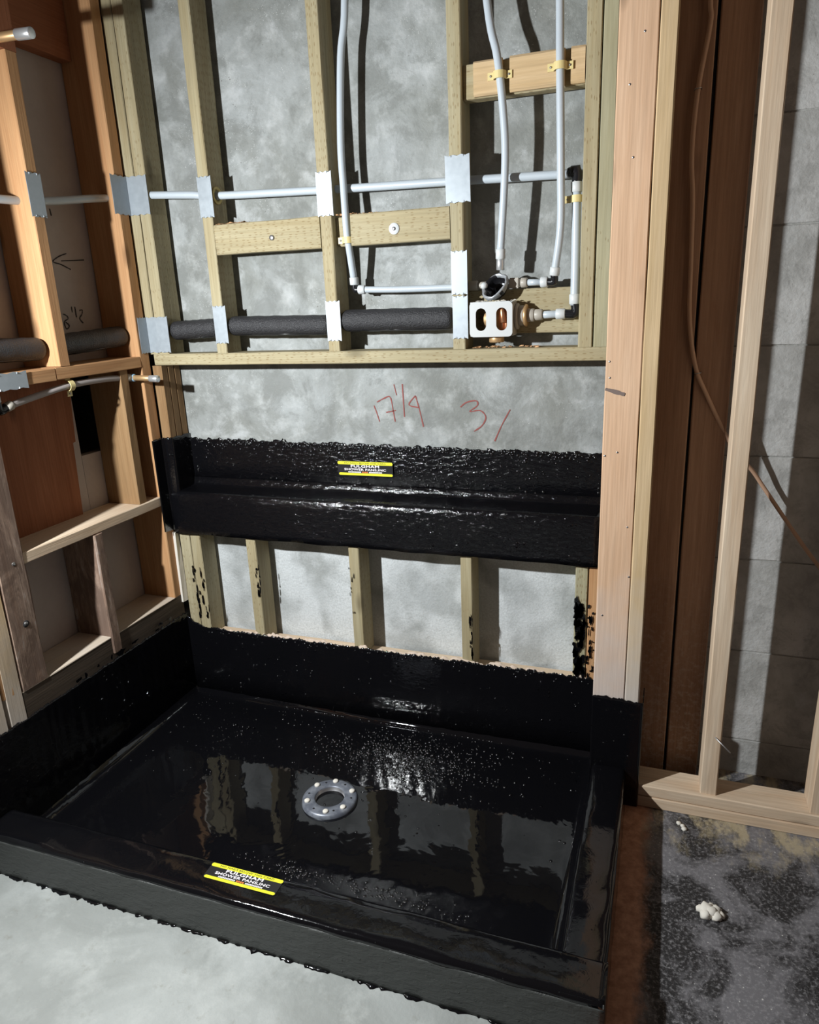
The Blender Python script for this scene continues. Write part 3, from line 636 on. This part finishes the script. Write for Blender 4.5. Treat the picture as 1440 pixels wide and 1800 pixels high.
# ================================================================== FOAM SLEEVES
def sleeve(a, b, rad, label):
    a, b = Vector(a), Vector(b); d = (b-a).normalized(); L = (b-a).length
    t = thing('foam_pipe_sleeve', a, label, 'pipe insulation', 'black foam pipe sleeves')
    n = 18; P = []; R_ = []
    for s, k in ((0, .62), (.003, .82), (.010, .97), (.02, 1.0)): P.append(a + d*s); R_.append(rad*k)
    for i in range(1, n): P.append(a + d*(.02 + (L-.04)*i/n)); R_.append(rad*(1+.02*math.sin(i*1.7)))
    for s, k in ((.02, 1.0), (.010, .97), (.003, .82), (0, .62)): P.append(b - d*s); R_.append(rad*k)
    tube('foam', P, rad, M_FOAM, t, sub=0, sides=26, radii=R_); cyl('pipe', a - d*.02, b + d*.02, rad*.45, M_OLDCOP, t)
    sd = Vector((0, 0, -1)); fr_ = Vector((0, -1, 0)) if abs(d.x) > .5 else Vector((1, 0, 0)); off = (sd*.86+fr_*.5).normalized()*rad*.985
    tube('seam', [a + d*.02 + off, b - d*.02 + off], .0016, M_BLACK, t, sub=0, sides=6)
sleeve((.080, .035, 1.388), (.264, .035, 1.394), .031, 'short black foam sleeve between the corner plate and the second stud')
sleeve((.3100, .035, 1.398), (.674, .035, 1.392), .031, 'long black foam sleeve left of the middle stud')
sleeve((.7190, .032, 1.403), (1.076, .032, 1.400), .033, 'long black foam sleeve ending at the valve stud')
sleeve((-.060, -.359, 1.366), (-.060, -.057, 1.380), .033, 'black foam sleeve in the left wall below the pen marks')
sleeve((-.060, -.766, 1.376), (-.060, -.406, 1.363), .033, 'black foam sleeve in the left wall at the picture edge')

# ================================================================== PEX LINES
PR = .0105
def elbow(parent, a, c, b, rad=.0125):
    return tube('elbow', [a, c, b], rad, M_BLACK, parent, sides=14, sub=5)
t = thing('pex_line', (.05, .045, 1.80), 'white plastic supply pipe running level across the studs and down to the valve', 'pipe')
tube('tube', [(-.05, -.90, 1.757), (-.05, -.457, 1.762), (-.05, -.299, 1.773), (-.048, -.12, 1.798), (-.042, -.04, 1.808), (-.028, .018, 1.815), (.03, .024, 1.816), (.10, .016, 1.811), (.226, .030, 1.803), (.303, .036, 1.795), (.648, .045, 1.783), (.85, .045, 1.777), (1.049, .045, 1.772), (1.25, .045, 1.766), (1.40, .040, 1.761)], PR+.001, M_PEX, t)
elbow(t, (1.398, .038, 1.763), (1.419, .034, 1.764), (1.420, .030, 1.735), .0135); cyl('cap', (1.403, .036, 1.764), (1.428, .036, 1.764), .016, M_BLACK, t)
cyl('collar', (1.4195, .030, 1.739), (1.420, .030, 1.713), .0150, M_COLLAR, t); tube('tube', [(1.420, .030, 1.715), (1.422, .030, 1.57), (1.422, .030, 1.425)], PR+.0015, M_PEX, t)
cyl('collar', (1.422, .030, 1.455), (1.4225, .030, 1.428), .0150, M_COLLAR, t); elbow(t, (1.423, .030, 1.432), (1.424, .030, 1.404), (1.395, .030, 1.403), .0125)
cyl('collar', (1.398, .03, 1.403), (1.372, .03, 1.403), .0145, M_COLLAR, t); cyl('tube', (1.375, .03, 1.403), (1.332, .03, 1.402), .0105, M_PEX, t)
t = thing('pex_line', (.767, .03, 2.6), 'white plastic riser beside the middle stud, turning level at a small elbow', 'pipe')
tube('tube', [(.80, .03, 2.62), (.785, .028, 2.246), (.764, .026, 2.113), (.750, .022, 1.90), (.751, .02, 1.779), (.757, .01, 1.66), (.760, .012, 1.62), (.758, .04, 1.526)], PR, M_PEX, t)
cyl('collar', (.758, .040, 1.53), (.758, .042, 1.508), .0135, M_COLLAR, t); elbow(t, (.758, .042, 1.51), (.7585, .043, 1.494), (.775, .044, 1.4935), .0085); cyl('collar', (.770, .045, 1.4935), (.792, .045, 1.493), .0135, M_COLLAR, t)
tube('tube', [(.785, .045, 1.493), (.897, .047, 1.489), (1.057, .049, 1.4875), (1.118, .05, 1.489)], PR-.001, M_PEX, t); cyl('collar', (1.118, .045, 1.489), (1.145, .045, 1.489), .014, M_GREYFIT, t); cyl('tube', (1.14, .045, 1.489), (1.18, .045, 1.489), .010, M_GREYFIT, t)
t = thing('pex_line', (1.2, 0, 2.6), 'white plastic pipe curving down into the top of the valve', 'pipe')
tube('tube', [(1.14, .02, 2.62), (1.187, .006, 2.177), (1.216, -.006, 2.045), (1.230, .0, 1.915), (1.234, .004, 1.82), (1.229, .006, 1.708), (1.219, .01, 1.575)], PR, M_PEX, t)
cyl('collar', (1.2195, .010, 1.583), (1.2185, .012, 1.556), .0135, M_COLLAR, t); cyl('stem', (1.2185, .012, 1.558), (1.2175, .014, 1.527), .0115, M_SOLDER, t)
t = thing('pex_line', (1.375, 0, 2.6), 'white plastic pipe hanging straight down right of the valve', 'pipe')
tube('tube', [(1.36, .004, 2.62), (1.372, .0, 2.15), (1.3765, -.008, 2.001), (1.382, .0, 1.765), (1.383, .006, 1.626), (1.368, .020, 1.518)], PR, M_PEX, t)
cyl('collar', (1.3695, .019, 1.528), (1.3665, .022, 1.506), .0140, M_COLLAR, t); elbow(t, (1.3665, .022, 1.508), (1.365, .026, 1.490), (1.345, .03, 1.490), .0105)
cyl('collar', (1.348, .03, 1.490), (1.328, .031, 1.490), .0145, M_COLLAR, t); tube('tube', [(1.33, .031, 1.49), (1.288, .035, 1.491)], PR-.0015, M_PEX, t, sub=0)
cyl('collar', (1.290, .035, 1.491), (1.272, .036, 1.491), .0135, M_GREYFIT, t); box('coupling', (1.238, 1.268), (.025, .049), (1.477, 1.505), M_GREYFIT, t, .003)
t = thing('pex_line', (-.02, -.59, 1.22), 'dusty grey pipe rising along the left wall to a capped copper stub', 'pipe')
tube('tube', [(-.02, -.585, 1.222), (-.02, -.496, 1.235), (-.012, -.369, 1.252), (-.014, -.222, 1.254), (-.018, -.118, 1.247)], .0095, plain('dusty_pex', (.36, .32, .31), .5), t)
cyl('collar', (-.02, -.597, 1.219), (-.02, -.575, 1.224), .013, M_GREYFIT, t); elbow(t, (-.02, -.595, 1.219), (-.02, -.618, 1.214), (-.02, -.622, 1.24), .0125); cyl('collar', (-.02, -.622, 1.236), (-.02, -.623, 1.262), .013, M_COLLAR, t)
cyl('collar', (-.018, -.122, 1.247), (-.018, -.098, 1.246), .012, M_GREYFIT, t)
cs = thing('copper_stub', (-.03, -.09, 1.243), 'short copper stub with silver cap and blue collar poking out below the blocking', 'pipe stub')
cyl('blue_collar', (-.032, -.09, 1.2445), (-.006, -.09, 1.244), .0125, M_BLUE, cs); cyl('pipe', (-.008, -.09, 1.244), (.060, -.09, 1.242), .0095, M_OLDCOP, cs); cyl('cap', (.056, -.09, 1.2415), (.090, -.09, 1.240), .0115, M_SOLDER, cs)
cs = thing('copper_stub', (-.1, -.425, 2.14), 'copper stub with silver cap high on the left wall, at the picture corner', 'pipe stub')
cyl('pipe', (-.11, -.425, 2.146), (.085, -.425, 2.139), .0115, M_OLDCOP, cs); cyl('cap', (.073, -.425, 2.1395), (.122, -.425, 2.137), .0135, M_SOLDER, cs)

# pipe clips
def clip(c, label, mat=M_CLIP, axis='z', wdt=.018):
    c = Vector(c); t = thing('pipe_clip', c, label, 'pipe clip', 'plastic pipe clips')
    n = 12; pr = [(.0145*math.cos(a), -.0145*math.sin(a)) for a in [math.pi*i/n for i in range(n+1)]]
    pr = [(.030, .006), (.030, .004), (.0155, .004)] + pr + [(-.0155, .004), (-.030, .004), (-.030, .006)]
    vs_ = []; fs = []
    for z in (-wdt/2, wdt/2):
        for (x, y) in pr: vs_.append((x, y, z))
    m_ = len(pr)
    for i in range(m_-1): fs.append((i, i+1, m_+i+1, m_+i))
    me = mesh('strap', vs_, fs); bm = bmesh.new(); bm.from_mesh(me); bm.normal_update(); bmesh.ops.solidify(bm, geom=list(bm.faces), thickness=.002); bm.to_mesh(me); bm.free()
    R_ = Matrix.Identity(4)
    if axis == 'y': R_ = Matrix(((0, -1, 0, 0), (0, 0, 1, 0), (1, 0, 0, 0), (0, 0, 0, 1)))
    if axis == 'side': R_ = Matrix.Rotation(-math.pi/2, 4, 'Z')
    me.transform(R_); link('strap', me, mat, t)
    for s in (-1, 1):
        p = R_.to_3x3() @ Vector((s*.024, .004, 0)); q = R_.to_3x3() @ Vector((s*.024, .0, 0)); me, cc = tube_mesh('nail', [p, q], .0028, sides=8, sub=0); link('nail', me, M_STEEL, t, cc)
clip((.7595, .009, 1.634), 'ivory clip holding the riser against the middle blocking')
clip((1.2215, -.006, 2.004), 'ivory clip on the notched blocking, left one at the curving pipe'); clip((1.3765, -.008, 2.004), 'ivory clip on the notched blocking, right one at the straight pipe')
clip((1.4205, .030, 1.697), 'ivory clip just under the black cap beside the right-hand studs', wdt=.018)
clip((-.012, -.369, 1.252), 'ivory clip holding the dusty grey pipe under the blocking', axis='y')

# ================================================================== SHOWER VALVE
va = thing('shower_valve', (1.197, .03, 1.35), 'shower valve behind a white two-slot guard plate, copper showing inside', 'shower valve')
def rrect(x0, x1, y0, y1, q, n=6):
    out = []
    for cx, cy, a0 in ((x1-q, y1-q, 0), (x0+q, y1-q, 90), (x0+q, y0+q, 180), (x1-q, y0+q, 270)):
        for i in range(n+1): a = math.radians(a0+90*i/n); out.append((cx+q*math.cos(a), cy+q*math.sin(a)))
    return out
me = flat2d('guard_plate', [rrect(-.0615, .0615, -.048, .048, .012), rrect(-.0435, -.0135, -.031, .031, .0148), rrect(.0155, .0465, -.031, .031, .0152)], .004)
me.transform(ROT_Y); put('guard_plate', me, M_WHITE, va, (1.1975, -.020, 1.3955))
for nm, x, z in (('guard_side', (1.255, 1.2585), (1.352, 1.44)), ('guard_side', (1.1365, 1.140), (1.352, 1.44)), ('guard_top', (1.1365, 1.2585), (1.4395, 1.443)), ('guard_base', (1.1365, 1.2585), (1.349, 1.3525))): box(nm, x, (-.018, .045), z, M_GREYFIT if nm == 'guard_side' else M_WHITE, va, .001)
cyl('copper_tube', (1.223, .004, 1.352), (1.222, .004, 1.432), .0085, M_COPPER, va); cyl('copper_tube', (1.238, .006, 1.352), (1.238, .006, 1.428), .0085, M_COPPER, va); cyl('copper_tube', (1.230, -.007, 1.385), (1.226, -.006, 1.428), .0075, M_COPPER, va)
cyl('body', (1.17, .03, 1.3955), (1.262, .03, 1.3955), .028, M_OLDCOP, va); cyl('flange', (1.259, .03, 1.40), (1.268, .03, 1.40), .036, M_GREYFIT, va); cyl('nut', (1.268, .03, 1.402), (1.284, .03, 1.402), .028, M_GREYFIT, va); cyl('nut', (1.284, .03, 1.402), (1.292, .03, 1.402), .031, M_OLDCOP, va)
cyl('outlet', (1.290, .03, 1.402), (1.312, .03, 1.402), .0185, M_GREYFIT, va); cyl('outlet', (1.311, .03, 1.4025), (1.335, .03, 1.403), .0155, M_GREYFIT, va)
# taped open sleeve on top of the valve
ax = Vector((-.18, -.75, .42)).normalized(); bm = bmesh.new(); c0 = Vector((1.206, .015, 1.478)); n = 22
N = ax.orthogonal().normalized(); B = ax.cross(N); rings = []
for (dd, rd) in ((-.02, .022), (.0, .036), (.016, .037), (.020, .033), (.006, .029), (-.02, .024)):
    ring = []
    for k in range(n):
        a_ = 2*math.pi*k/n; q = 1 + .16*mnoise.noise((math.cos(a_)*2, math.sin(a_)*2, dd*60)); ring.append(bm.verts.new(ax*dd + (N*math.cos(a_)*1.15 + B*math.sin(a_)*.85)*rd*q))
    rings.append(ring)
for i in range(len(rings)-1):
    for k in range(n): bm.faces.new((rings[i][k], rings[i][(k+1) % n], rings[i+1][(k+1) % n], rings[i+1][k]))
bm.faces.new(rings[-1]); bm.faces.new(rings[0][::-1])
me = fromb('taped_sleeve', bm, True); me.materials.append(M_TAPE); me.materials.append(M_BLACK)
for p in me.polygons:
    if (p.center - ax*.0).dot(ax) < .016 and (p.center - ax*p.center.dot(ax)).length < .031 and p.center.dot(ax) > -.021: p.material_index = 1
put('taped_sleeve', me, None, va, c0)
lump('plug', .010, M_COLLAR, (1.176, -.008, 1.487), va, 3, (1, 1, 1), 2, .2); cyl('drain_port', (1.205, .02, 1.33), (1.205, .02, 1.352), .022, M_OLDCOP, va)
# debris
def flakes(name, pts, n, sz, mat, label, seed):
    rn = random.Random(seed); vs_, fs = [], []
    for i in range(n):
        a, b, c = pts(rn); R_ = Matrix.Rotation(rn.random()*6.3, 3, 'Z') @ Matrix.Rotation(rn.uniform(-.7, .7), 3, 'X'); s = sz*rn.uniform(.4, 1.3); b0 = len(vs_)
        for (x, y, z) in ((-1, -.5, 0), (1, -.4, .25), (.8, .5, .45), (-.9, .45, .1), (0, 0, .8)): vs_.append(R_ @ Vector((x*s, y*s, z*s*.6)) + Vector((a, b, c + s*.3)))
        for t_ in ((0, 1, 4), (1, 2, 4), (2, 3, 4), (3, 0, 4), (3, 2, 1, 0)): fs.append(tuple(b0+k for k in t_))
    c = Vector(vs_[0]); o = put(name, mesh(name, [v-c for v in vs_], fs), mat, None, c); return tag(o, label, 'debris', kind='stuff')
flakes('wood_shavings', lambda q: (q.uniform(.312, .42), q.uniform(.006, .034), 1.706), 46, .0065, M_SHAVE, 'wood shavings on top of the left blocking beside the second stud', 1)
flakes('wood_shavings', lambda q: (.73+.13*q.random()**2, q.uniform(.006, .034), 1.703), 40, .006, M_SHAVE, 'wood shavings on the blocking right of the middle stud', 2)
flakes('plaster_crumbs', lambda q: (q.uniform(1.145, 1.262), q.uniform(-.012, .035), 1.443), 46, .005, M_PLASTER, 'white plaster crumbs on top of the valve box', 3)
flakes('wood_shavings', lambda q: (q.uniform(1.135, 1.33), q.uniform(.015, .06), 1.3136), 60, .006, M_SHAVE, 'brown wood shavings on the plate under the valve', 4)

# ================================================================== CABLE, FLOOR DEBRIS
ec = thing('electrical_cable', (1.715, -.008, 2.6), 'tan electrical cable hanging over the dark posts and off to the right', 'cable')
tube('sheath', [(1.70, -.037, 2.62), (1.712, -.038, 2.25), (1.718, -.040, 2.085), (1.7215, -.040, 2.038), (1.704, -.040, 1.902), (1.700, -.040, 1.768), (1.709, -.040, 1.667), (1.715, -.038, 1.519), (1.721, -.038, 1.383), (1.742, -.037, 1.267), (1.773, -.035, 1.194), (1.852, -.015, 1.044), (1.906, .01, .981), (1.945, .02, .925), (2.033, .025, .800), (2.098, .025, .714), (2.30, .03, .46), (2.5, .04, .3)], .0055, M_CABLE, ec)
for p, q in (((1.7015, -.012, 1.90), (1.709, -.012, 1.912)), ): tube('staple', [(1.696, -.029, 1.905), (1.698, -.047, 1.906), (1.711, -.047, 1.907), (1.713, -.029, 1.907)], .0012, M_STEEL, ec, sub=0, sides=6)
tube('staple', [(1.742, -.028, 1.243), (1.744, -.045, 1.244), (1.757, -.045, 1.246), (1.759, -.028, 1.247)], .0012, M_STEEL, ec, sub=0, sides=6)
o = thing('plaster_lump', (1.85, -.535, 0), 'crumbled white plaster lump alone on the dark floor', 'debris')
for i, (dx, dy, rd) in enumerate(((-.008, .004, .017), (.010, .008, .015), (.014, -.010, .013), (-.010, -.012, .014), (.0, -.002, .017), (.024, -.002, .009), (-.022, .006, .010), (.004, .018, .010))):
    lump('crumb', rd, M_PLASTER, (1.85+dx, -.535+dy, rd*.55), o, i+1, (1, 1, .8), 2)
for i, (x, y, rd) in enumerate(((1.782, -.232, .008), (1.792, -.240, .0075), (1.796, -.252, .0085))):
    p = lump('plaster_chip', rd, M_PLASTER, (x, y, rd*.4), None, i+9, (1, 1, .6), 1, .2); tag(p, ('leftmost', 'middle', 'nearest')[i] + ' of three small white plaster chips on the dark floor by the sill', 'debris', 'plaster chips by the sill')
